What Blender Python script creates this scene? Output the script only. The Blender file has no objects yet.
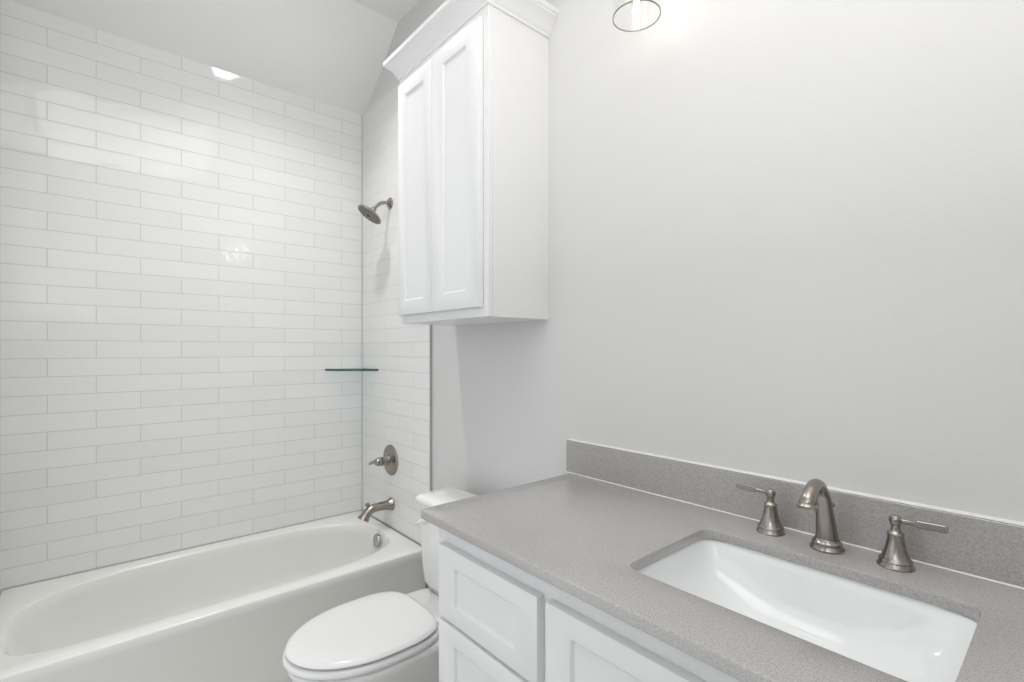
import bpy, bmesh, math, random
from mathutils import Vector, Matrix
random.seed(3)
sc = bpy.context.scene
col = sc.collection
PI = math.pi

# ---------------------------------------------------------------- camera
YAW = math.atan2(421.0, 490.0)
cam_d = bpy.data.cameras.new('camera')
cam = bpy.data.objects.new('camera', cam_d); col.objects.link(cam)
cam.location = (2.84, -1.25, 1.333)
cam.rotation_euler = (PI/2, 0, math.atan2(math.cos(YAW), math.sin(YAW)))
cam_d.sensor_width = 36.0
cam_d.lens = 490.0*36.0/1024.0
cam_d.shift_y = 9.0/1024.0
cam_d.clip_start = 0.02
sc.camera = cam

# ---------------------------------------------------------------- world, lamps, exposure
world = bpy.data.worlds.new('world'); sc.world = world; world.use_nodes = True
bg = world.node_tree.nodes['Background']
bg.inputs['Color'].default_value = (0.93, 0.97, 1.0, 1)
bg.inputs['Strength'].default_value = 1.08

def lamp(name, kind, loc, power, colour=(1, 1, 1), size=0.1, rot=(0, 0, 0), size_y=None):
    d = bpy.data.lights.new(name, kind)
    d.energy = power; d.color = colour
    if kind == 'AREA':
        d.shape = 'DISK' if size_y is None else 'RECTANGLE'
        d.size = size
        if size_y: d.size_y = size_y
    else:
        d.shadow_soft_size = size
    o = bpy.data.objects.new(name, d); col.objects.link(o)
    o.location = loc; o.rotation_euler = rot
    return o
TUB_CAN = (0.72, -0.60, 3.187)      # lamp at the back of a recessed can
lamp('tub_downlight', 'AREA', TUB_CAN, 20, (1.0, 0.99, 0.98), 0.12)
lamp('added_ceiling_fill', 'AREA', (2.45, -1.02, 3.09), 11.5, (1.0, 0.995, 0.99), 1.55, size_y=1.1)  # unseen soft panel added for broad light from above, no fixture modelled
lamp('added_bounce_fill', 'AREA', (2.78, -1.48, 1.55), 15, (1.0, 1.0, 1.0), 0.35, (PI, 0, 0))   # unseen uplight added to brighten the sloped ceiling and upper tile

vs = sc.view_settings
vs.view_transform = 'Standard'; vs.look = 'None'
vs.gamma = 1.0; vs.use_curve_mapping = False
vs.exposure = 0.07

# ---------------------------------------------------------------- helpers
def new_mat(name):
    m = bpy.data.materials.new(name); m.use_nodes = True
    nt = m.node_tree
    return m, nt, nt.nodes['Principled BSDF']

def plain(name, colour, rough=0.5, metal=0.0, spec=0.5, coat=0.0):
    m, nt, b = new_mat(name)
    b.inputs['Base Color'].default_value = (*colour, 1)
    b.inputs['Roughness'].default_value = rough
    b.inputs['Metallic'].default_value = metal
    b.inputs['Specular IOR Level'].default_value = spec
    b.inputs['Coat Weight'].default_value = coat
    return m

def noise_bump(m, scale, strength, dist=0.001, detail=2.0, stretch=None):
    nt = m.node_tree; b = nt.nodes['Principled BSDF']
    tc = nt.nodes.new('ShaderNodeTexCoord')
    n = nt.nodes.new('ShaderNodeTexNoise'); n.inputs['Scale'].default_value = scale
    n.inputs['Detail'].default_value = detail
    src = tc.outputs['Object']
    if stretch:
        mp = nt.nodes.new('ShaderNodeMapping'); mp.inputs['Scale'].default_value = stretch
        nt.links.new(src, mp.inputs['Vector']); src = mp.outputs['Vector']
    nt.links.new(src, n.inputs['Vector'])
    bp = nt.nodes.new('ShaderNodeBump'); bp.inputs['Strength'].default_value = strength
    bp.inputs['Distance'].default_value = dist
    nt.links.new(n.outputs['Fac'], bp.inputs['Height'])
    nt.links.new(bp.outputs['Normal'], b.inputs['Normal'])
    return m

def tile_mat(name, axis, shift):
    """glossy hand-made white subway tile, half bond; axis is the wall's horizontal world axis"""
    m, nt, b = new_mat(name)
    tc = nt.nodes.new('ShaderNodeTexCoord')
    sp = nt.nodes.new('ShaderNodeSeparateXYZ'); nt.links.new(tc.outputs['Object'], sp.inputs[0])
    ad = nt.nodes.new('ShaderNodeMath'); ad.operation = 'ADD'; ad.inputs[1].default_value = shift + 0.3145*20
    nt.links.new(sp.outputs[axis], ad.inputs[0])
    az = nt.nodes.new('ShaderNodeMath'); az.operation = 'SUBTRACT'; az.inputs[1].default_value = 0.369 - 0.0773*2
    nt.links.new(sp.outputs['Z'], az.inputs[0])
    cb = nt.nodes.new('ShaderNodeCombineXYZ')
    nt.links.new(ad.outputs[0], cb.inputs[0]); nt.links.new(az.outputs[0], cb.inputs[1])
    br = nt.nodes.new('ShaderNodeTexBrick')
    br.offset = 0.5; br.offset_frequency = 2; br.squash = 1.0
    br.inputs['Scale'].default_value = 1.0
    br.inputs['Brick Width'].default_value = 0.3145
    br.inputs['Row Height'].default_value = 0.0773
    br.inputs['Mortar Size'].default_value = 0.0013
    br.inputs['Mortar Smooth'].default_value = 0.25
    br.inputs['Bias'].default_value = 0.0
    br.inputs['Color1'].default_value = (0.805, 0.807, 0.80, 1)
    br.inputs['Color2'].default_value = (0.835, 0.837, 0.83, 1)
    br.inputs['Mortar'].default_value = (0.56, 0.56, 0.55, 1)
    nt.links.new(cb.outputs[0], br.inputs['Vector'])
    nt.links.new(br.outputs['Color'], b.inputs['Base Color'])
    # height: wavy glaze minus joints
    ns = nt.nodes.new('ShaderNodeTexNoise'); ns.inputs['Scale'].default_value = 9.0; ns.inputs['Detail'].default_value = 2.0
    nt.links.new(tc.outputs['Object'], ns.inputs['Vector'])
    b1 = nt.nodes.new('ShaderNodeBump'); b1.inputs['Strength'].default_value = 0.45; b1.inputs['Distance'].default_value = 0.005
    nt.links.new(ns.outputs['Fac'], b1.inputs['Height'])
    iv = nt.nodes.new('ShaderNodeMath'); iv.operation = 'SUBTRACT'; iv.inputs[0].default_value = 1.0
    nt.links.new(br.outputs['Fac'], iv.inputs[1])
    b2 = nt.nodes.new('ShaderNodeBump'); b2.inputs['Strength'].default_value = 0.6; b2.inputs['Distance'].default_value = 0.0012
    nt.links.new(iv.outputs[0], b2.inputs['Height']); nt.links.new(b1.outputs['Normal'], b2.inputs['Normal'])
    nt.links.new(b2.outputs['Normal'], b.inputs['Normal'])
    ro = nt.nodes.new('ShaderNodeMapRange')
    ro.inputs['To Min'].default_value = 0.06; ro.inputs['To Max'].default_value = 0.8
    nt.links.new(br.outputs['Fac'], ro.inputs['Value']); nt.links.new(ro.outputs[0], b.inputs['Roughness'])
    return m

def quartz_mat(name, dark, light, scale=420):
    m, nt, b = new_mat(name)
    tc = nt.nodes.new('ShaderNodeTexCoord')
    n = nt.nodes.new('ShaderNodeTexNoise'); n.inputs['Scale'].default_value = scale; n.inputs['Detail'].default_value = 3.0
    nt.links.new(tc.outputs['Object'], n.inputs['Vector'])
    r = nt.nodes.new('ShaderNodeValToRGB')
    r.color_ramp.elements[0].position = 0.34; r.color_ramp.elements[0].color = (*dark, 1)
    r.color_ramp.elements[1].position = 0.60; r.color_ramp.elements[1].color = (*light, 1)
    nt.links.new(n.outputs['Fac'], r.inputs['Fac'])
    v = nt.nodes.new('ShaderNodeTexVoronoi'); v.inputs['Scale'].default_value = 150
    nt.links.new(tc.outputs['Object'], v.inputs['Vector'])
    r2 = nt.nodes.new('ShaderNodeValToRGB')
    r2.color_ramp.elements[0].position = 0.10; r2.color_ramp.elements[0].color = (0.55, 0.54, 0.53, 1)
    r2.color_ramp.elements[1].position = 0.22; r2.color_ramp.elements[1].color = (1, 1, 1, 1)
    nt.links.new(v.outputs['Distance'], r2.inputs['Fac'])
    mx = nt.nodes.new('ShaderNodeMix'); mx.data_type = 'RGBA'; mx.blend_type = 'MULTIPLY'
    mx.inputs['Factor'].default_value = 0.6
    nt.links.new(r.outputs['Color'], mx.inputs['A']); nt.links.new(r2.outputs['Color'], mx.inputs['B'])
    nt.links.new(mx.outputs['Result'], b.inputs['Base Color'])
    b.inputs['Roughness'].default_value = 0.25
    b.inputs['Specular IOR Level'].default_value = 1.0
    b.inputs['Coat Weight'].default_value = 0.5; b.inputs['Coat Roughness'].default_value = 0.12
    return m

def thin_glass(name, tint, gloss=1.0):
    m = bpy.data.materials.new(name); m.use_nodes = True
    nt = m.node_tree; nt.nodes.clear()
    out = nt.nodes.new('ShaderNodeOutputMaterial')
    tr = nt.nodes.new('ShaderNodeBsdfTransparent'); tr.inputs['Color'].default_value = (*tint, 1)
    gl = nt.nodes.new('ShaderNodeBsdfGlossy'); gl.inputs['Roughness'].default_value = 0.02
    gl.inputs['Color'].default_value = (gloss, gloss, gloss, 1)
    lw = nt.nodes.new('ShaderNodeLayerWeight'); lw.inputs['Blend'].default_value = 0.5
    pw = nt.nodes.new('ShaderNodeMath'); pw.operation = 'POWER'; pw.inputs[1].default_value = 4.0
    nt.links.new(lw.outputs['Facing'], pw.inputs[0])
    fr = nt.nodes.new('ShaderNodeMapRange'); fr.inputs['To Min'].default_value = 0.05; fr.inputs['To Max'].default_value = 0.6
    nt.links.new(pw.outputs[0], fr.inputs['Value'])
    mx = nt.nodes.new('ShaderNodeMixShader')
    nt.links.new(fr.outputs[0], mx.inputs[0]); nt.links.new(tr.outputs[0], mx.inputs[1]); nt.links.new(gl.outputs[0], mx.inputs[2])
    nt.links.new(mx.outputs[0], out.inputs['Surface'])
    return m

def emit(name, colour, strength):
    m = bpy.data.materials.new(name); m.use_nodes = True
    nt = m.node_tree; nt.nodes.clear()
    out = nt.nodes.new('ShaderNodeOutputMaterial')
    e = nt.nodes.new('ShaderNodeEmission'); e.inputs['Color'].default_value = (*colour, 1); e.inputs['Strength'].default_value = strength
    nt.links.new(e.outputs[0], out.inputs['Surface'])
    return m

M = {}
M['wall'] = noise_bump(plain('wall_paint', (0.665, 0.662, 0.656), 0.55, spec=0.3), 150, 0.2, 0.0016, 2)
M['ceiling'] = noise_bump(plain('ceiling_paint', (0.84, 0.84, 0.835), 0.7, spec=0.2), 130, 0.15, 0.002, 2)
M['tile_y'] = tile_mat('white_subway_tile_long_wall', 'Y', 1.39)
M['tile_x'] = tile_mat('white_subway_tile_end_wall', 'X', -0.463)
M['grout'] = plain('grey_grout', (0.50, 0.50, 0.49), 0.8)
M['caulk'] = plain('white_caulk', (0.80, 0.80, 0.79), 0.4)
M['edge'] = plain('grey_edge_trim', (0.46, 0.465, 0.46), 0.4, 0.0)
M['cab'] = plain('white_cabinet_paint', (0.80, 0.803, 0.806), 0.32, spec=0.45)
M['acrylic'] = plain('tub_acrylic', (0.80, 0.80, 0.77), 0.16, spec=0.5)
M['porcelain'] = plain('porcelain', (0.84, 0.84, 0.83), 0.07, spec=0.5, coat=0.3)
M['sink'] = plain('sink_porcelain', (0.84, 0.86, 0.86), 0.06, spec=0.5, coat=0.3)
M['plastic'] = plain('seat_plastic', (0.78, 0.78, 0.775), 0.14, spec=0.5)
M['nickel'] = noise_bump(plain('brushed_nickel', (0.345, 0.315, 0.288), 0.24, 1.0), 300, 0.05, 0.0004, 2, (1, 1, 0.05))
M['chrome'] = plain('chrome', (0.50, 0.52, 0.54), 0.10, 1.0)
M['rubber'] = plain('dark_rubber', (0.05, 0.048, 0.045), 0.6)
M['spray'] = plain('spray_plate', (0.24, 0.22, 0.20), 0.35, 0.6)
M['quartz'] = quartz_mat('grey_quartz', (0.318, 0.304, 0.295), (0.432, 0.416, 0.405))
M['glass'] = thin_glass('clear_glass', (0.965, 0.97, 0.97))
M['glass_rim'] = plain('clear_glass_rim', (0.20, 0.21, 0.21), 0.1, 0.0)
M['shelf_glass'] = thin_glass('shelf_glass', (0.87, 0.95, 0.93))
M['shelf_edge'] = plain('shelf_glass_edge', (0.02, 0.075, 0.07), 0.12)
M['filament'] = emit('lamp_filament', (1.0, 0.85, 0.72), 10.0)
M['bulb'] = thin_glass('bulb_glass', (0.99, 0.97, 0.95))
M['floor'] = None

def link(name, me, mat, parent=None):
    o = bpy.data.objects.new(name, me)
    mats = mat if isinstance(mat, (list, tuple)) else [mat]
    for x in mats: me.materials.append(x)
    col.objects.link(o)
    if parent is not None:
        o.parent = parent
        o.matrix_parent_inverse = Matrix.Identity(4)
        pw = Vector((0, 0, 0)); p = parent
        while p is not None:
            pw += p.location; p = p.parent
        o.location = -pw if o.location.length == 0 else o.location
    return o

def finish(bm, name, mat, parent=None, smooth=True, angle=35):
    bmesh.ops.remove_doubles(bm, verts=bm.verts, dist=1e-6)
    bmesh.ops.recalc_face_normals(bm, faces=bm.faces)
    me = bpy.data.meshes.new(name); bm.to_mesh(me); bm.free()
    if smooth:
        for p in me.polygons: p.use_smooth = True
        me.set_sharp_from_angle(angle=math.radians(angle))
    return link(name, me, mat, parent)

def thing(name, label, cat, loc, group=None):
    o = bpy.data.objects.new(name, None); col.objects.link(o)
    o.empty_display_size = 0.05
    o.location = loc
    tag(o, label, cat, group)
    return o

def tag(o, label, cat, group=None):
    o['label'] = label; o['category'] = cat
    if group: o['group'] = group
    return o

def structure(o):
    o['kind'] = 'structure'
    return o

def box(bm, x0, x1, y0, y1, z0, z1, bev=0.0, seg=2):
    vs_ = [bm.verts.new(p) for p in ((x0, y0, z0), (x1, y0, z0), (x1, y1, z0), (x0, y1, z0),
                                     (x0, y0, z1), (x1, y0, z1), (x1, y1, z1), (x0, y1, z1))]
    fs = [bm.faces.new([vs_[i] for i in f]) for f in ((3, 2, 1, 0), (4, 5, 6, 7), (0, 1, 5, 4), (1, 2, 6, 5), (2, 3, 7, 6), (3, 0, 4, 7))]
    if bev:
        es = list({e for f in fs for e in f.edges})
        bmesh.ops.bevel(bm, geom=es, offset=bev, segments=seg, profile=0.5, affect='EDGES')

def loft(bm, rings, cap0=True, cap1=True, closed=True):
    vr = [[bm.verts.new(p) for p in r] for r in rings]
    n = len(vr[0])
    for a, b in zip(vr[:-1], vr[1:]):
        for i in range(n if closed else n-1):
            j = (i+1) % n
            bm.faces.new((a[i], a[j], b[j], b[i]))
    if cap0: bm.faces.new(list(reversed(vr[0])))
    if cap1: bm.faces.new(vr[-1])
    return vr

def frame_of(t):
    t = t.normalized()
    up = Vector((0, 0, 1)) if abs(t.z) < 0.95 else Vector((1, 0, 0))
    a = t.cross(up).normalized(); b = a.cross(t).normalized()
    return a, b

def lathe(bm, prof, origin, axis, n=40, cap0=True, cap1=True):
    """prof: list of (distance along axis, radius)"""
    o = Vector(origin); ax = Vector(axis).normalized(); a, b = frame_of(ax)
    rings = []
    for h, r in prof:
        c = o + ax*h
        rings.append([c + (a*math.cos(2*PI*i/n) + b*math.sin(2*PI*i/n))*max(r, 1e-4) for i in range(n)])
    return loft(bm, rings, cap0, cap1)

def tube(bm, pts, radii, n=24, cap=True):
    """round tube along a planar or 3-D path, frames carried along"""
    P = [Vector(p) for p in pts]
    rings = []; a = None
    for i, p in enumerate(P):
        t = (P[min(i+1, len(P)-1)] - P[max(i-1, 0)]).normalized()
        if a is None: a, b = frame_of(t)
        else:
            a = (a - t*a.dot(t)).normalized(); b = a.cross(t).normalized()
        r = radii[i]
        ra, rb = r if isinstance(r, tuple) else (r, r)
        rings.append([p + a*ra*math.cos(2*PI*k/n) + b*rb*math.sin(2*PI*k/n) for k in range(n)])
    loft(bm, rings, cap, cap)

def spline(pts, m=8):
    """Catmull-Rom through tuples of any length"""
    out = []
    n = len(pts)
    for i in range(n-1):
        p0 = pts[max(i-1, 0)]; p1 = pts[i]; p2 = pts[i+1]; p3 = pts[min(i+2, n-1)]
        for k in range(m):
            t = k/m
            out.append(tuple(0.5*((2*b) + (-a+c)*t + (2*a-5*b+4*c-d)*t*t + (-a+3*b-3*c+d)*t**3) for a, b, c, d in zip(p0, p1, p2, p3)))
    out.append(tuple(pts[-1]))
    return out

def rrect(cx, cy, hx, hy, r, z, k=6):
    pts = []
    for qx, qy, a0 in ((1, 1, 0), (-1, 1, PI/2), (-1, -1, PI), (1, -1, 3*PI/2)):
        for i in range(k+1):
            a = a0 + PI/2*i/k
            pts.append((cx + qx*(hx-r) + r*math.cos(a), cy + qy*(hy-r) + r*math.sin(a), z))
    return pts

# ---------------------------------------------------------------- the setting
XR = 3.30       # right end wall
YF = -1.72      # wall behind the camera
ZC = 3.10
ZT = 2.752      # tile top, foot of the sloped ceiling
XS = 0.435      # where the slope meets the flat ceiling
WY = 0.008      # painted face of the vanity wall
TX = 0.779      # end of the tile on the vanity wall

def floor_mat():
    m, nt, b = new_mat('floor_tile')
    tc = nt.nodes.new('ShaderNodeTexCoord')
    br = nt.nodes.new('ShaderNodeTexBrick'); br.offset = 0.5
    br.inputs['Scale'].default_value = 1.0; br.inputs['Brick Width'].default_value = 0.6; br.inputs['Row Height'].default_value = 0.3
    br.inputs['Mortar Size'].default_value = 0.0015
    br.inputs['Color1'].default_value = (0.60, 0.575, 0.55, 1); br.inputs['Color2'].default_value = (0.63, 0.61, 0.585, 1)
    br.inputs['Mortar'].default_value = (0.42, 0.40, 0.38, 1)
    nt.links.new(tc.outputs['Object'], br.inputs['Vector']); nt.links.new(br.outputs['Color'], b.inputs['Base Color'])
    b.inputs['Roughness'].default_value = 0.35
    return m
M['floor'] = floor_mat()

def slab(name, mat, *b):
    bm = bmesh.new(); box(bm, *b)
    return structure(finish(bm, name, mat, smooth=False))

slab('floor', M['floor'], -0.1, XR+0.1, YF-0.1, 0.11, -0.06, 0.0)
slab('wall_left', M['tile_y'], -0.10, 0.0, YF-0.1, 0.11, 0.0, ZT)
slab('wall_back', M['wall'], -0.10, XR+0.1, WY, WY+0.10, 0.0, ZC+0.05)
slab('wall_right', M['wall'], XR, XR+0.1, YF-0.1, WY, 0.0, ZC+0.05)
# tiled end of the shower, 12 mm proud of the paint
slab('wall_shower', M['tile_x'], 0.0, TX, -0.005, WY, 0.366, ZT)
structure_trim = slab('trim_1', M['edge'], TX, TX+0.003, -0.006, WY, 0.0, ZT)
slab('trim_2', M['grout'], 0.0, 0.0035, -0.0085, -0.005, 0.366, ZT)          # corner joint
slab('trim_3', M['grout'], 0.0, 0.003, -1.525, -0.0085, 0.3645, 0.3685)       # joint along the tub deck
slab('trim_4', M['grout'], 0.003, 0.757, -0.008, -0.005, 0.3645, 0.3685)
# foot wall of the tub and the wall behind the camera, its unseen doorway placed and sized for fill light
bm = bmesh.new()
box(bm, 0.0, 0.82, YF-0.1, YF, 0, ZC+0.05)
box(bm, 2.45, XR, YF-0.1, YF, 0, ZC+0.05)
box(bm, 0.82, 2.45, YF-0.1, YF, 2.06, ZC+0.05)
structure(finish(bm, 'wall_front', M['wall'], smooth=False))
slab('wall_foot', M['tile_x'], 0.0, 0.80, YF, -1.528, 0.0, ZT)
# ceiling: the flat part with the slope down to the tile of the long wall, a round hole for the recessed can
HR = 0.072
cxx, cyy = TUB_CAN[0], TUB_CAN[1]
bm = bmesh.new()
ya, yb = YF-0.1, WY+0.1
loft(bm, [[(x, y, z) for x, z in ((-0.10, ZT - 0.10*(ZC-ZT)/XS), (XS, ZC), (XS, ZC+0.12), (-0.10, ZT+0.02))] for y in (ya, yb)])
n = 64
hole = [(cxx+HR*math.cos(2*PI*i/n), cyy+HR*math.sin(2*PI*i/n)) for i in range(n)]
def to_rect(i, x0, x1, y0, y1):
    a = 2*PI*i/n; c, s_ = math.cos(a), math.sin(a)
    q = min((x1-cxx)/c if c > 1e-9 else (x0-cxx)/c if c < -1e-9 else 9, (y1-cyy)/s_ if s_ > 1e-9 else (y0-cyy)/s_ if s_ < -1e-9 else 9)
    return (cxx+q*c, cyy+q*s_)
sq = [to_rect(i, cxx-0.2, cxx+0.2, cyy-0.2, cyy+0.2) for i in range(n)]
loft(bm, [[(x, y, ZC) for x, y in sq], [(x, y, ZC) for x, y in hole]], False, False)
q0, q1, q2, q3 = cxx-0.2, cxx+0.2, cyy-0.2, cyy+0.2
for (u0, u1, v0, v1) in ((XS, q0, ya, yb), (q1, XR+0.1, ya, yb), (q0, q1, ya, q2), (q0, q1, q3, yb)):
    bm.faces.new([bm.verts.new(p) for p in ((u0, v0, ZC), (u0, v1, ZC), (u1, v1, ZC), (u1, v0, ZC))])
bm.faces.new([bm.verts.new(p) for p in ((XS, ya, ZC+0.12), (XR+0.1, ya, ZC+0.12), (XR+0.1, yb, ZC+0.12), (XS, yb, ZC+0.12))])
structure(finish(bm, 'ceiling', M['ceiling'], smooth=False))
# recessed can: trim ring, inner wall and top
bm = bmesh.new()
lathe(bm, [(-0.006, HR-0.001), (-0.006, HR+0.018), (0.0, HR+0.020), (0.0, HR), (0.091, HR-0.002), (0.0915, 0.001)], (cxx, cyy, ZC), (0, 0, 1), 48, False, True)
structure(finish(bm, 'trim_5', M['caulk'], angle=40))
# baseboard on the short piece of paint behind the toilet
bm = bmesh.new(); box(bm, TX+0.004, 1.725, -0.006, WY, 0.0, 0.13, 0.003)
structure(finish(bm, 'baseboard_back', M['cab']))

# ---------------------------------------------------------------- bathtub
def make_tub():
    t = thing('bathtub', 'long white alcove bathtub with plain apron below the white tile', 'bathtub', (0.38, -0.77, 0))
    X0, X1, Y0, Y1, ZR = 0.0005, 0.757, -1.525, -0.008, 0.364
    cx, cy = 0.374, -0.765
    N = 128
    angs = [2*PI*i/N for i in range(N)]
    def sup(hx, hyp, hym, n, z, ox=0.0, oy=0.0):
        pts = []
        for a in angs:
            c, s = math.cos(a), math.sin(a)
            hy = hyp if s >= 0 else hym
            m = n if c <= 0 else (n*1.25 if s >= 0 else n*2.4)
            r = (abs(c/hx)**m + abs(s/hy)**m)**(-1.0/m)
            pts.append((cx+ox+r*c, cy+oy+r*s, z))
        return pts
    def rect(e, z):
        pts = []
        cor = [math.atan2(y-cy, x-cx) % (2*PI) for x in (X0, X1) for y in (Y0, Y1)]
        for a in angs:
            aa = a
            for k in cor:
                if abs((a-k+PI) % (2*PI) - PI) <= PI/N: aa = k
            c, s = math.cos(aa), math.sin(aa)
            tx = ((X1-cx)/c if c > 1e-9 else (X0-cx)/c if c < -1e-9 else 9e9)
            ty = ((Y1-cy)/s if s > 1e-9 else (Y0-cy)/s if s < -1e-9 else 9e9)
            q = min(tx, ty)
            x, y = cx+q*c, cy+q*s
            pts.append((min(x, X1-e), min(max(y, Y0+e), Y1-e), z))
        return pts
    bm = bmesh.new()
    base = [(min(x, X1-0.012), y, 0.0) for x, y, z in rect(0, 0)]
    mid = [(min(x, X1-0.006), y, ZR-0.05) for x, y, z in rect(0, 0)]
    rings = [base, mid, rect(0.0, ZR-0.040), rect(0.0, ZR-0.006), rect(0.002, ZR-0.002), rect(0.006, ZR),
             sup(0.310, 0.705, 0.715, 2.7, ZR), sup(0.305, 0.699, 0.708, 2.7, ZR-0.002), sup(0.301, 0.693, 0.700, 2.7, ZR-0.009),
             sup(0.297, 0.682, 0.680, 2.8, ZR-0.05), sup(0.287, 0.668, 0.640, 3.0, ZR-0.13), sup(0.272, 0.650, 0.585, 3.2, ZR-0.22),
             sup(0.245, 0.620, 0.530, 3.2, ZR-0.275), sup(0.20, 0.56, 0.47, 3.0, ZR-0.298), sup(0.10, 0.30, 0.25, 2.5, ZR-0.302)]
    loft(bm, rings, True, True)
    finish(bm, 'tub_shell', M['acrylic'], t, angle=50)
    # overflow plate on the faucet end, facing the foot of the tub
    yy = cy + 0.668 - 0.004
    bm = bmesh.new()
    lathe(bm, [(-0.008, 0.034), (0, 0.036), (0.004, 0.036), (0.007, 0.034), (0.0075, 0.030), (0.005, 0.028), (0.0055, 0.001)], (0.392, yy+0.006, 0.318), (0, -1, 0.16), 40)
    o = finish(bm, 'overflow_cover', M['chrome'], t); o['label'] = 'round chrome overflow cover'
    bm = bmesh.new()
    lathe(bm, [(0, 0.035), (0.004, 0.034), (0.006, 0.025), (0.010, 0.022), (0.012, 0.001)], (0.37, cy+0.45, ZR-0.302), (0, 0, 1), 32)
    finish(bm, 'drain', M['chrome'], t)
make_tub()

# ---------------------------------------------------------------- toilet
def make_toilet():
    cx = 1.297
    t = thing('toilet', 'white two-piece toilet with closed lid between the tub and the vanity', 'toilet', (cx, -0.42, 0))
    N = 72
    def egg(hw, yf, yb, yc, z, nb=3.6, nf=2.0):
        pts = []
        for i in range(N):
            a = 2*PI*i/N; c, s = math.cos(a), math.sin(a)
            if s < 0: hy, n = yc-yf, nf
            else: hy, n = yb-yc, nb
            r = (abs(c/hw)**n + abs(s/hy)**n)**(-1.0/n) if abs(s) > 1e-9 else hw
            pts.append((cx+r*c, yc+r*s, z))
        return pts
    # bowl with its deck, down to the foot
    bm = bmesh.new()
    rings = [egg(0.125, -0.60, -0.10, -0.40, 0.0, 4, 2.6), egg(0.122, -0.595, -0.10, -0.40, 0.03, 4, 2.6), egg(0.112, -0.585, -0.11, -0.40, 0.06, 4, 2.5),
             egg(0.108, -0.59, -0.12, -0.42, 0.14, 4, 2.3), egg(0.122, -0.65, -0.13, -0.46, 0.21, 4, 2.1), egg(0.152, -0.735, -0.135, -0.51, 0.28, 4, 2.0),
             egg(0.175, -0.785, -0.14, -0.54, 0.3400, 4.5, 2.0), egg(0.185, -0.803, -0.14, -0.55, 0.3600, 5, 2.0), egg(0.185, -0.805, -0.14, -0.55, 0.3730, 5, 2.0),
             egg(0.181, -0.800, -0.143, -0.55, 0.3790, 5, 2.0)]
    loft(bm, rings)
    b = finish(bm, 'bowl', M['porcelain'], t, angle=60)
    # seat ring, a solid band under the lid
    bm = bmesh.new()
    loft(bm, [egg(0.182, -0.801, -0.3450, -0.55, 0.3815), egg(0.190, -0.812, -0.3400, -0.55, 0.3850), egg(0.193, -0.816, -0.3400, -0.55, 0.3930),
              egg(0.190, -0.813, -0.3420, -0.55, 0.4010), egg(0.183, -0.804, -0.3470, -0.55, 0.4050)])
    finish(bm, 'seat', M['plastic'], t, angle=60)
    bm = bmesh.new()
    loft(bm, [egg(0.172, -0.791, -0.3630, -0.55, 0.4075), egg(0.184, -0.803, -0.3530, -0.55, 0.4105), egg(0.188, -0.808, -0.3510, -0.55, 0.4170),
              egg(0.184, -0.804, -0.3540, -0.55, 0.4235), egg(0.172, -0.790, -0.3650, -0.55, 0.4275), egg(0.12, -0.72, -0.39, -0.55, 0.4315), egg(0.05, -0.62, -0.48, -0.55, 0.4325)])
    finish(bm, 'lid', M['plastic'], t, angle=60)
    for s in (-1, 1):
        bm = bmesh.new()
        box(bm, cx+s*0.078-0.015, cx+s*0.078+0.015, -0.356, -0.322, 0.3790, 0.3950, 0.005, 3)
        finish(bm, 'hinge', M['plastic'], t)
    # tank
    bm = bmesh.new()
    def rr(hx, y0, y1, r, z): return rrect(cx, (y0+y1)/2, hx, (y1-y0)/2, r, z, 8)
    loft(bm, [rr(0.150, -0.215, -0.08, 0.03, 0.381), rr(0.178, -0.230, -0.065, 0.035, 0.387), rr(0.200, -0.238, -0.06, 0.04, 0.41),
              rr(0.216, -0.238, -0.055, 0.035, 0.47), rr(0.227, -0.236, -0.053, 0.03, 0.60), rr(0.231, -0.235, -0.053, 0.03, 0.706)])
    finish(bm, 'tank', M['porcelain'], t, angle=60)
    bm = bmesh.new()
    loft(bm, [rr(0.234, -0.238, -0.050, 0.022, 0.7065), rr(0.242, -0.246, -0.046, 0.026, 0.712), rr(0.244, -0.248, -0.045, 0.028, 0.726),
              rr(0.242, -0.246, -0.046, 0.028, 0.736), rr(0.235, -0.239, -0.05, 0.026, 0.7425), rr(0.19, -0.20, -0.08, 0.026, 0.7445)])
    finish(bm, 'tank_lid', M['porcelain'], t, angle=60)
    # flush lever on the front, near the tub side
    bm = bmesh.new()
    lathe(bm, [(0, 0.015), (0.008, 0.015), (0.012, 0.010), (0.02, 0.008)], (cx-0.165, -0.237, 0.655), (0, -1, 0), 24)
    tube(bm, [(cx-0.165, -0.254, 0.655), (cx-0.172, -0.258, 0.651), (cx-0.182, -0.259, 0.645), (cx-0.190, -0.259, 0.636)], [(0.010, 0.008), (0.013, 0.007), (0.014, 0.007), (0.010, 0.006)], 16)
    finish(bm, 'flush_lever', M['porcelain'], t)
make_toilet()

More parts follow.
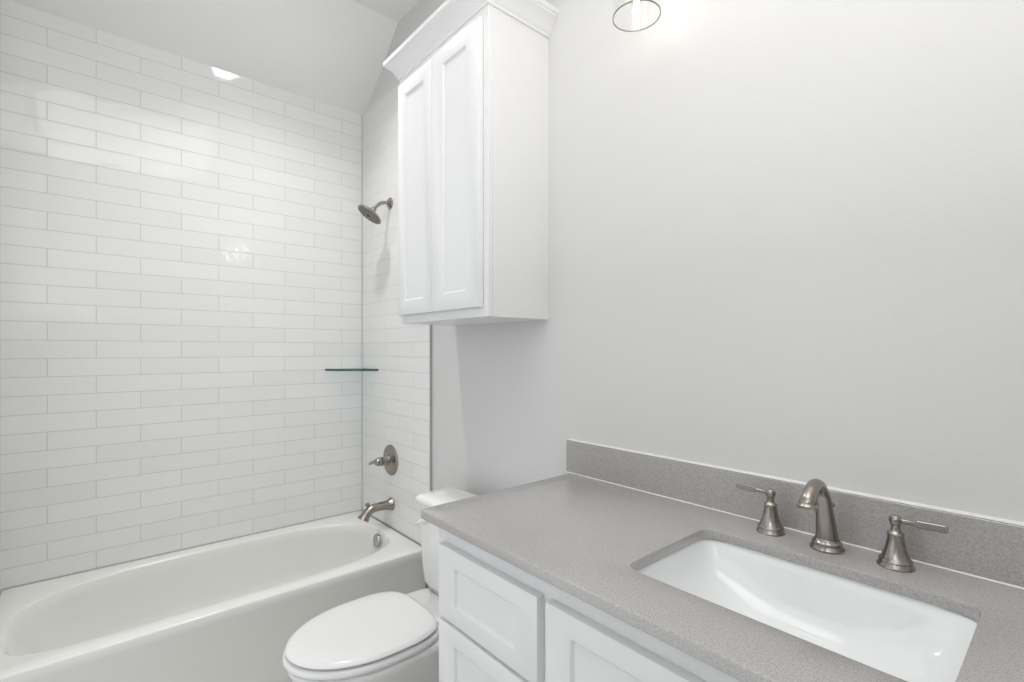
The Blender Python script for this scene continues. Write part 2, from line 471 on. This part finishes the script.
# ---------------------------------------------------------------- shaker fronts
def shaker(name, x0, x1, z0, z1, yf, th, sx, sz, parent, mat, recess=0.007):
    """frame of four rails as one mesh with a panel set back in it (a sub-part); front faces -y"""
    bm = bmesh.new()
    def loop(ex, ez, y): return [(x0+ex, y, z0+ez), (x1-ex, y, z0+ez), (x1-ex, y, z1-ez), (x0+ex, y, z1-ez)]
    r = 0.0022
    loft(bm, [loop(0, 0, yf+th), loop(0, 0, yf+r), loop(r*0.3, r*0.3, yf+r*0.3), loop(r, r, yf), loop(sx-0.003, sz-0.003, yf), loop(sx, sz, yf+0.001),
              loop(sx+0.005, sz+0.005, yf+recess+0.001), loop(sx+0.005, sz+0.005, yf+th)], False, False)
    bm.verts.ensure_lookup_table()
    n = len(bm.verts)
    for i in range(4):
        j = (i+1) % 4
        bm.faces.new((bm.verts[n-4+i], bm.verts[n-4+j], bm.verts[j], bm.verts[i]))
    f = finish(bm, name, mat, parent, angle=25)
    bm = bmesh.new()
    e = 0.0049
    box(bm, x0+sx+e, x1-sx-e, yf+recess, yf+th-0.001, z0+sz+e, z1-sz-e)
    finish(bm, 'panel', mat, f, smooth=False)
    return f

# ---------------------------------------------------------------- wall cabinet over the toilet
def make_wall_cabinet():
    x0, x1, yf, z0, z1 = 0.978, 1.581, -0.270, 1.443, 2.530
    t = thing('wall_cabinet', 'tall white two-door wall cabinet with crown molding above the toilet', 'cabinet', ((x0+x1)/2, -0.13, z0))
    bm = bmesh.new(); box(bm, x0, x1, yf+0.019, WY, z0, z1, 0.0008, 1)
    finish(bm, 'cabinet_box', M['cab'], t)
    # face frame
    bm = bmesh.new()
    def loop(e, y, b=0.0): return [(x0+e, y, z0+e+b), (x1-e, y, z0+e+b), (x1-e, y, z1-e), (x0+e, y, z1-e)]
    box(bm, x0, x1, yf, yf+0.0188, z0, z1, 0.001, 1)
    finish(bm, 'face_frame', M['cab'], t)
    shaker('door', 1.000, 1.2615, 1.475, 2.420, yf-0.0205, 0.019, 0.060, 0.058, t, M['cab'])
    shaker('door', 1.2640, 1.556, 1.475, 2.424, yf-0.0205, 0.019, 0.075, 0.060, t, M['cab'])
    # crown: one mitred sweep on three sides
    prof = [(0.0, 2.460), (0.005, 2.460), (0.006, 2.470), (0.010, 2.474), (0.015, 2.482), (0.022, 2.496), (0.034, 2.509), (0.043, 2.516),
            (0.044, 2.521), (0.050, 2.524), (0.051, 2.539), (0.048, 2.542), (0.0, 2.542)]
    bm = bmesh.new()
    rings = []
    for bx, by, dx, dy in ((x0, WY, -1, 0), (x0, yf, -1, -1), (x1, yf, 1, -1), (x1, WY, 1, 0)):
        rings.append([(bx+dx*o, by+dy*o, z) for o, z in prof])
    loft(bm, rings)
    finish(bm, 'crown_molding', M['cab'], t, angle=22)
make_wall_cabinet()

# ---------------------------------------------------------------- vanity
def make_vanity():
    x0, x1, yf, zt = 1.735, XR-0.002, -0.555, 0.892
    t = thing('vanity_cabinet', 'white vanity cabinet with recessed-panel drawer fronts under the grey countertop', 'cabinet', ((x0+x1)/2, -0.28, 0))
    # carcass: sides, bottom, toe kick and back, open on top so the basin has room
    bm = bmesh.new()
    box(bm, x0, x0+0.018, yf+0.019, WY, 0.0, zt)
    box(bm, x1-0.018, x1, yf+0.019, WY, 0.0, zt)
    box(bm, x0+0.018, x1-0.018, yf+0.019, WY, 0.10, 0.118)
    box(bm, x0+0.018, x1-0.018, yf+0.075, yf+0.093, 0.0, 0.10)
    box(bm, x0+0.018, x1-0.018, WY-0.008, WY, 0.118, zt)
    finish(bm, 'carcass', M['cab'], t, smooth=False)
    bm = bmesh.new()
    zb = 0.10
    box(bm, x0, 1.775, yf, yf+0.0185, zb, zt, 0.001, 1)
    box(bm, 1.775, x1, yf, yf+0.0185, 0.822, zt, 0.001, 1)
    box(bm, 2.125, 2.165, yf, yf+0.0185, zb, 0.822)
    box(bm, 2.825, 2.865, yf, yf+0.0185, zb, 0.822)
    box(bm, x1-0.04, x1, yf, yf+0.0185, zb, 0.822)
    box(bm, 1.775, x1-0.04, yf, yf+0.0185, zb, 0.14)
    for z in (0.625, 0.37):
        box(bm, 1.775, 2.125, yf, yf+0.0185, z, z+0.03)
        box(bm, 2.865, x1-0.04, yf, yf+0.0185, z, z+0.03)
    finish(bm, 'face_frame', M['cab'], t, smooth=False)
    F = yf-0.0203
    for (a, b) in ((1.766, 2.131), (2.859, x1-0.031)):
        shaker('drawer', a, b, 0.658, 0.839, F, 0.020, 0.070, 0.044, t, M['cab'])
        shaker('drawer', a, b, 0.395, 0.648, F, 0.020, 0.070, 0.044, t, M['cab'])
        shaker('drawer', a, b, 0.125, 0.385, F, 0.020, 0.070, 0.044, t, M['cab'])
    shaker('door', 2.154, 2.4935, 0.125, 0.840, F, 0.020, 0.066, 0.044, t, M['cab'])
    shaker('door', 2.4965, 2.836, 0.125, 0.840, F, 0.020, 0.066, 0.044, t, M['cab'])
make_vanity()

SX, SY, SHX, SHY = 2.498, -0.306, 0.237, 0.160     # basin cutout
def make_counter():
    X0, X1, Y0, Y1, ZB, ZTp = 1.701, XR-0.0015, -0.595, WY-0.001, 0.8925, 0.914
    N = 160
    cor = [math.atan2(y-SY, x-SX) % (2*PI) for x in (X0, X1) for y in (Y0, Y1)]
    hc = [math.atan2(sy*(SHY-0.02), sx*(SHX-0.02)) for sx in (-1, 1) for sy in (-1, 1)]
    fc = math.atan2(Y0-SY, X0-SX) % (2*PI)          # rounded front corner on the toilet side
    RC = 0.016
    angs = sorted([2*PI*i/N for i in range(N)] + cor + [fc+d for d in (-0.012, -0.008, -0.005, -0.0025, 0.003, 0.006, 0.010, 0.015)] + [((h+d) % (2*PI)) for h in hc for d in (-0.09, -0.06, -0.03, 0.0, 0.03, 0.06, 0.09)])
    def outer(e, z):
        pts = []
        for a in angs:
            c, s = math.cos(a), math.sin(a)
            tx = ((X1-SX)/c if c > 1e-9 else (X0-SX)/c if c < -1e-9 else 9e9)
            ty = ((Y1-SY)/s if s > 1e-9 else (Y0-SY)/s if s < -1e-9 else 9e9)
            q = min(tx, ty)
            x, y = min(max(SX+q*c, X0+e), X1), min(max(SY+q*s, Y0+e), Y1)
            ox, oy = X0+RC, Y0+RC
            if x < ox and y < oy:
                l = math.hypot(x-ox, y-oy); k = (RC-e)/l
                x, y = ox+(x-ox)*k, oy+(y-oy)*k
            pts.append((x, y, z))
        return pts
    def hole(e, z):
        n = 14.0
        pts = []
        for a in angs:
            c, s = math.cos(a), math.sin(a)
            r = (abs(c/(SHX+e))**n + abs(s/(SHY+e))**n)**(-1/n)
            pts.append((SX+r*c, SY+r*s, z))
        return pts
    bm = bmesh.new()
    rings = [hole(0, ZB), hole(0, ZTp-0.002), hole(0.0006, ZTp-0.0006), hole(0.002, ZTp), outer(0.004, ZTp), outer(0.0012, ZTp-0.0012), outer(0, ZTp-0.004), outer(0, ZB), hole(0, ZB)]
    loft(bm, rings, False, False)
    o = finish(bm, 'countertop', M['quartz'], angle=30)
    tag(o, 'light grey speckled quartz countertop with a rectangular sink cutout on the white vanity', 'countertop')
    # backsplash
    t = thing('backsplash', 'low grey quartz backsplash strip standing along the wall behind the faucet', 'backsplash', (2.5, -0.004, 0.914))
    bm = bmesh.new(); box(bm, 1.684, XR-0.002, -0.0105, WY-0.0005, 0.9145, 1.0225, 0.001, 1)
    finish(bm, 'backsplash_slab', M['quartz'], t)
    bm = bmesh.new()
    loft(bm, [[(x, WY-0.0003, 1.0265), (x, 0.003, 1.025), (x, -0.005, 1.0231), (x, WY-0.0003, 1.0232)] for x in (1.684, XR-0.002)])
    loft(bm, [[(x, -0.0106, 0.9168), (x, -0.0112, 0.9153), (x, -0.0128, 0.9143), (x, -0.0106, 0.9143)] for x in (1.684, XR-0.002)])
    c = finish(bm, 'caulk_bead', M['caulk'], t, smooth=False); c['label'] = 'thin white caulk bead'
make_counter()

def make_sink():
    t = thing('sink', 'white rectangular undermount sink basin set below the countertop cutout', 'sink', (SX, SY, 0.76))
    N = 120
    def ring(hx, hy, n, z, ox=0, oy=0):
        pts = []
        for i in range(N):
            a = 2*PI*i/N; c, s = math.cos(a), math.sin(a)
            r = (abs(c/hx)**n + abs(s/hy)**n)**(-1/n)
            pts.append((SX+ox+r*c, SY+oy+r*s, z))
        return pts
    bm = bmesh.new()
    top = 0.8920
    rings = [ring(0.19, 0.12, 3, 0.735), ring(0.235, 0.165, 6, 0.78), ring(0.248, 0.172, 10, 0.87), ring(0.262, 0.184, 14, 0.875), ring(0.262, 0.184, 14, top),
             ring(0.243, 0.166, 14, top), ring(0.240, 0.163, 13, top-0.006), ring(0.237, 0.158, 11, top-0.03), ring(0.226, 0.152, 6, top-0.060), ring(0.212, 0.148, 3.6, top-0.082),
             ring(0.205, 0.145, 2.8, top-0.090), ring(0.19, 0.135, 2.5, top-0.105), ring(0.165, 0.115, 2.3, top-0.118), ring(0.12, 0.085, 2.1, top-0.130), ring(0.06, 0.05, 2.0, top-0.136), ring(0.022, 0.022, 2.0, top-0.138)]
    loft(bm, rings)
    finish(bm, 'basin', M['sink'], t, angle=60)
    bm = bmesh.new()
    lathe(bm, [(0, 0.0225), (0.003, 0.0215), (0.004, 0.016), (0.007, 0.015), (0.009, 0.001)], (SX, SY, top-0.1385), (0, 0, 1), 32)
    finish(bm, 'drain', M['nickel'], t)
make_sink()

# ---------------------------------------------------------------- faucet
def make_spout():
    x, y = 2.489, -0.072
    t = thing('faucet', 'brushed nickel widespread sink faucet with arched spout and two lever handles', 'faucet', (x, y, 0.914))
    bm = bmesh.new()
    lathe(bm, [(0, 0.0320), (0.004, 0.0320), (0.007, 0.0295), (0.011, 0.0270), (0.0125, 0.0280), (0.016, 0.0275), (0.0185, 0.0245), (0.022, 0.0225), (0.024, 0.0220)], (x, y, 0.914), (0, 0, 1), 44)
    finish(bm, 'base', M['nickel'], t)
    bm = bmesh.new()
    path = spline([(x, y, 0.935, 0.0215), (x, y-0.004, 0.955, 0.0195), (x, y-0.012, 0.985, 0.0170), (x, y-0.021, 1.015, 0.0148), (x, y-0.032, 1.039, 0.0132), (x, y-0.049, 1.055, 0.0124),
                   (x, y-0.070, 1.0605, 0.0124), (x, y-0.090, 1.055, 0.0130), (x, y-0.104, 1.044, 0.0140), (x, y-0.1105, 1.036, 0.0148), (x, y-0.1120, 1.029, 0.0154)], 6)
    tube(bm, [p[:3] for p in path], [p[3] for p in path], 32)
    s = finish(bm, 'spout', M['nickel'], t, angle=60)
    bm = bmesh.new()
    lathe(bm, [(-0.004, 0.0135), (-0.0005, 0.0160), (0.002, 0.0185), (0.004, 0.0195), (0.007, 0.0190), (0.010, 0.0165), (0.0105, 0.0125), (0.008, 0.0120), (0.008, 0.001)], (x, y-0.1116, 1.0305), (0, -0.18, -1), 36)
    finish(bm, 'outlet', M['nickel'], s)
    bm = bmesh.new()
    tube(bm, [(x, y+0.028, 0.914), (x, y+0.028, 0.995)], [0.0026, 0.0026], 12)
    lathe(bm, [(0, 0.003), (0.002, 0.0055), (0.006, 0.0065), (0.010, 0.005), (0.012, 0.001)], (x, y+0.028, 0.995), (0, 0, 1), 20)
    finish(bm, 'lift_rod', M['nickel'], t)
    make_handle(t, 2.372, -0.062, -1)
    make_handle(t, 2.604, -0.066, 1)

def make_handle(t, x, y, s):
    """s = -1 lever points towards the tub, +1 away from it"""
    Z = 0.914
    bm = bmesh.new()
    pr = [(0, 0.0300), (0.003, 0.0300), (0.006, 0.0280), (0.010, 0.0262), (0.0115, 0.0272), (0.0145, 0.0265), (0.0165, 0.0240)]
    pr += [p for p in spline([(0.0165, 0.0240), (0.027, 0.0195), (0.040, 0.0160), (0.052, 0.0140), (0.061, 0.0132)], 4)][1:]
    pr += [(0.0625, 0.0140), (0.0645, 0.0136), (0.067, 0.0105), (0.069, 0.0085)]
    lathe(bm, pr, (x, y, Z), (0, 0, 1), 40)
    t = finish(bm, 'handle', M['nickel'], t, angle=40)
    bm = bmesh.new()
    pr = [(0.069, 0.0085)] + spline([(0.069, 0.0082), (0.074, 0.0072), (0.079, 0.0078), (0.084, 0.0098), (0.089, 0.0106), (0.094, 0.0098), (0.098, 0.0070), (0.0995, 0.0008)], 4)
    lathe(bm, pr, (x, y, Z), (0, 0, 1), 32)
    finish(bm, 'hub', M['nickel'], t, angle=50)
    # flat bar lever: thin neck, thicker faceted grip
    bm = bmesh.new()
    def sec(dx, hy, hz, z): 
        X = x+s*dx; c = 0.0012
        return [(X, y-hy+c, z-hz), (X, y+hy-c, z-hz), (X, y+hy, z-hz+c), (X, y+hy, z+hz-c), (X, y+hy-c, z+hz), (X, y-hy+c, z+hz), (X, y-hy, z+hz-c), (X, y-hy, z-hz+c)]
    loft(bm, [sec(0.004, 0.0045, 0.0045, Z+0.089), sec(0.016, 0.0040, 0.0040, Z+0.0895), sec(0.029, 0.0046, 0.0042, Z+0.090), sec(0.033, 0.0055, 0.0066, Z+0.0905),
              sec(0.074, 0.0062, 0.0066, Z+0.0918), sec(0.077, 0.0058, 0.0044, Z+0.0918)])
    finish(bm, 'lever', M['nickel'], t, angle=30)
make_spout()

# ---------------------------------------------------------------- shower fittings on the tiled end wall
TY = -0.005
def make_shower_head():
    x, z = 0.368, 2.136
    t = thing('shower_fixture', 'brushed nickel shower head on a bent arm high on the tiled end wall', 'shower head', (x, TY, z))
    bm = bmesh.new()
    lathe(bm, [(0, 0.032), (0.004, 0.032), (0.009, 0.028), (0.014, 0.019), (0.018, 0.012)], (x, TY, z), (0, -1, 0), 36)
    finish(bm, 'wall_flange', M['nickel'], t)
    bm = bmesh.new()
    p = spline([(x, TY-0.005, z), (x, TY-0.035, z-0.002), (x, TY-0.060, z-0.012), (x, TY-0.082, z-0.030), (x, TY-0.098, z-0.048)], 6)
    tube(bm, p, [0.0095]*len(p), 20)
    finish(bm, 'arm', M['nickel'], t, angle=60)
    d = Vector((-0.12, -0.56, -0.83)).normalized()
    o = Vector((x, TY-0.094, z-0.044))
    bm = bmesh.new()
    lathe(bm, [(-0.004, 0.010), (0.0, 0.0145), (0.008, 0.0165), (0.014, 0.014), (0.019, 0.013), (0.023, 0.018), (0.027, 0.032), (0.032, 0.051), (0.036, 0.064), (0.041, 0.070), (0.046, 0.071), (0.049, 0.069), (0.049, 0.062)], o, d, 48)
    h = finish(bm, 'shower_head', M['nickel'], t, angle=40)
    bm = bmesh.new()
    lathe(bm, [(0.0490, 0.065), (0.0508, 0.064), (0.0508, 0.014), (0.0525, 0.012), (0.0525, 0.001)], o, d, 48)
    a, b = frame_of(d)
    for rad, cnt in ((0.022, 8), (0.034, 14), (0.046, 20), (0.057, 26)):
        for k in range(cnt):
            an = 2*PI*k/cnt + rad*40
            c = o + d*0.0506 + (a*math.cos(an)+b*math.sin(an))*rad
            lathe(bm, [(0, 0.0032), (0.003, 0.0022)], c, d, 8)
    f = finish(bm, 'spray_face', M['spray'], h, angle=30); f['label'] = 'dark spray face with rings of nozzles'
    bm = bmesh.new()
    lathe(bm, [(0.0526, 0.0115), (0.0545, 0.0105), (0.0550, 0.001)], o, d, 28)
    finish(bm, 'center_button', M['rubber'], h)
make_shower_head()

def make_valve():
    x, z = 0.376, 0.732
    t = thing('shower_valve', 'round brushed nickel shower valve with lever handle on tile above the tub spout', 'shower valve', (x, TY, z))
    bm = bmesh.new()
    lathe(bm, [(0, 0.083), (0.004, 0.083), (0.008, 0.080), (0.011, 0.070), (0.013, 0.055), (0.014, 0.042), (0.018, 0.036), (0.020, 0.030)], (x, TY, z), (0, -1, 0), 56)
    finish(bm, 'escutcheon', M['nickel'], t)
    bm = bmesh.new()
    lathe(bm, [(0.018, 0.027), (0.024, 0.024), (0.050, 0.022), (0.053, 0.0245), (0.057, 0.0245), (0.059, 0.021)], (x, TY, z), (0, -1, 0), 36)
    hb = finish(bm, 'hub', M['nickel'], t)
    bm = bmesh.new()
    lathe(bm, [(0.060, 0.020), (0.062, 0.0235), (0.075, 0.023), (0.088, 0.019), (0.095, 0.012), (0.097, 0.001)], (x, TY, z), (0, -1, 0), 32)
    p = [(x, TY-0.078, z+0.002), (x-0.012, TY-0.092, z+0.001), (x-0.020, TY-0.104, z-0.004), (x-0.026, TY-0.114, z-0.012)]
    tube(bm, p, [(0.013, 0.010), (0.012, 0.009), (0.012, 0.008), (0.010, 0.006)], 16)
    finish(bm, 'lever_handle', M['nickel'], t, angle=45)
make_valve()

def make_tub_spout():
    x, z = 0.385, 0.490
    t = thing('tub_spout', 'brushed nickel tub spout with diverter knob over the tub rim', 'tub spout', (x, TY, z))
    bm = bmesh.new()
    lathe(bm, [(0, 0.035), (0.004, 0.035), (0.010, 0.032), (0.022, 0.0275)], (x, TY, z+0.004), (0, -1, -0.05), 36)
    finish(bm, 'wall_flange', M['nickel'], t)
    bm = bmesh.new()
    p = spline([(x, TY-0.015, z+0.003, 0.0275), (x, TY-0.045, z+0.004, 0.0245), (x, TY-0.080, z+0.004, 0.0225), (x, TY-0.110, z+0.001, 0.0225), (x, TY-0.134, z-0.010, 0.0225), (x, TY-0.150, z-0.026, 0.0245), (x, TY-0.160, z-0.040, 0.029), (x, TY-0.164, z-0.047, 0.0315)], 5)
    tube(bm, [q[:3] for q in p], [q[3] for q in p], 28)
    finish(bm, 'spout', M['nickel'], t, angle=50)
    bm = bmesh.new()
    lathe(bm, [(0, 0.007), (0.014, 0.007), (0.016, 0.012), (0.023, 0.013), (0.028, 0.011), (0.031, 0.001)], (x, TY-0.135, z+0.006), (0, -0.25, 1), 24)
    finish(bm, 'diverter_knob', M['nickel'], t)
make_tub_spout()

def make_shelf():
    R, z = 0.222, 1.2145
    bm = bmesh.new()
    n = 28
    def ring(e, zz):
        r = R-e
        pts = [(0.002, TY-0.002, zz)]
        for i in range(n+1):
            a = PI/2*i/n
            q = r*(1 - 0.07*math.sin(2*a))
            pts.append((0.002+q*math.cos(a), TY-0.002-q*math.sin(a), zz))
        return pts
    loft(bm, [ring(0.001, z), ring(0, z+0.001), ring(0, z+0.009), ring(0.001, z+0.010)])
    bmesh.ops.recalc_face_normals(bm, faces=bm.faces)
    for f in bm.faces: f.material_index = 0 if abs(f.normal.z) > 0.9 else 1
    o = finish(bm, 'glass_shelf', [M['shelf_glass'], M['shelf_edge']], smooth=False)
    tag(o, 'clear glass corner shelf with dark green edge between the two tiled walls', 'shelf')
make_shelf()

# ---------------------------------------------------------------- vanity light
def make_vanity_light():
    XS_ = (2.048, 2.493, 2.938); y = -0.122
    ZB = 2.243
    t = thing('vanity_light', 'wall-mounted vanity light with clear glass shades and glowing tubular bulbs', 'light', (2.493, WY, 2.50))
    bm = bmesh.new(); box(bm, 2.493-0.10, 2.493+0.10, -0.016, WY, 2.455, 2.575, 0.006, 3)
    finish(bm, 'backplate', M['nickel'], t)
    bm = bmesh.new()
    tube(bm, [(XS_[0]-0.02, y+0.04, 2.52), (XS_[2]+0.02, y+0.04, 2.52)], [0.010, 0.010], 20)
    tube(bm, [(2.493, -0.01, 2.52), (2.493, y+0.04, 2.52)], [0.014, 0.012], 20)
    finish(bm, 'crossbar', M['nickel'], t)
    for x in XS_:
        bm = bmesh.new()
        p = spline([(x, y+0.04, 2.52), (x, y+0.01, 2.522), (x, y, 2.508), (x, y, 2.49)], 5)
        tube(bm, p, [0.008]*len(p), 16)
        lathe(bm, [(0, 0.010), (0.004, 0.024), (0.010, 0.026), (0.012, 0.034), (0.018, 0.034), (0.020, 0.020), (0.050, 0.019), (0.052, 0.014)], (x, y, 2.495), (0, 0, -1), 36)
        finish(bm, 'lamp_holder', M['nickel'], t)
        bm = bmesh.new()
        lathe(bm, [(0, 0.022), (-0.004, 0.042), (-0.014, 0.057), (-0.032, 0.0635), (ZB-2.478, 0.0640)], (x, y, 2.478), (0, 0, 1), 56, False, False)
        sh = finish(bm, 'glass_shade', M['glass'], t, angle=60)
        bm = bmesh.new()
        lathe(bm, [(0, 0.0616), (0, 0.0642), (0.0025, 0.0642), (0.0025, 0.0616), (0, 0.0616)], (x, y, ZB-0.0015), (0, 0, 1), 56, False, False)
        finish(bm, 'shade_rim', M['glass_rim'], sh)
        bm = bmesh.new()
        lathe(bm, [(0, 0.012), (0.02, 0.0145), (0.19, 0.0155), (0.20, 0.0145), (0.208, 0.009), (0.211, 0.001)], (x, y, 2.440), (0, 0, -1), 28)
        bu = finish(bm, 'bulb', M['bulb'], t, angle=60)
        bm = bmesh.new()
        for k in range(6):
            a = 2*PI*k/6
            dx, dy = 0.0075*math.cos(a), 0.0075*math.sin(a)
            tube(bm, [(x+dx*0.6, y+dy*0.6, 2.425), (x+dx, y+dy, 2.33), (x+dx*0.8, y+dy*0.8, 2.243)], [0.0016]*3, 8)
        finish(bm, 'filament', M['filament'], bu)
        lp = lamp('bulb_light', 'POINT', (x, y, 2.33), 0.45, (1.0, 0.93, 0.87), 0.011)
make_vanity_light()
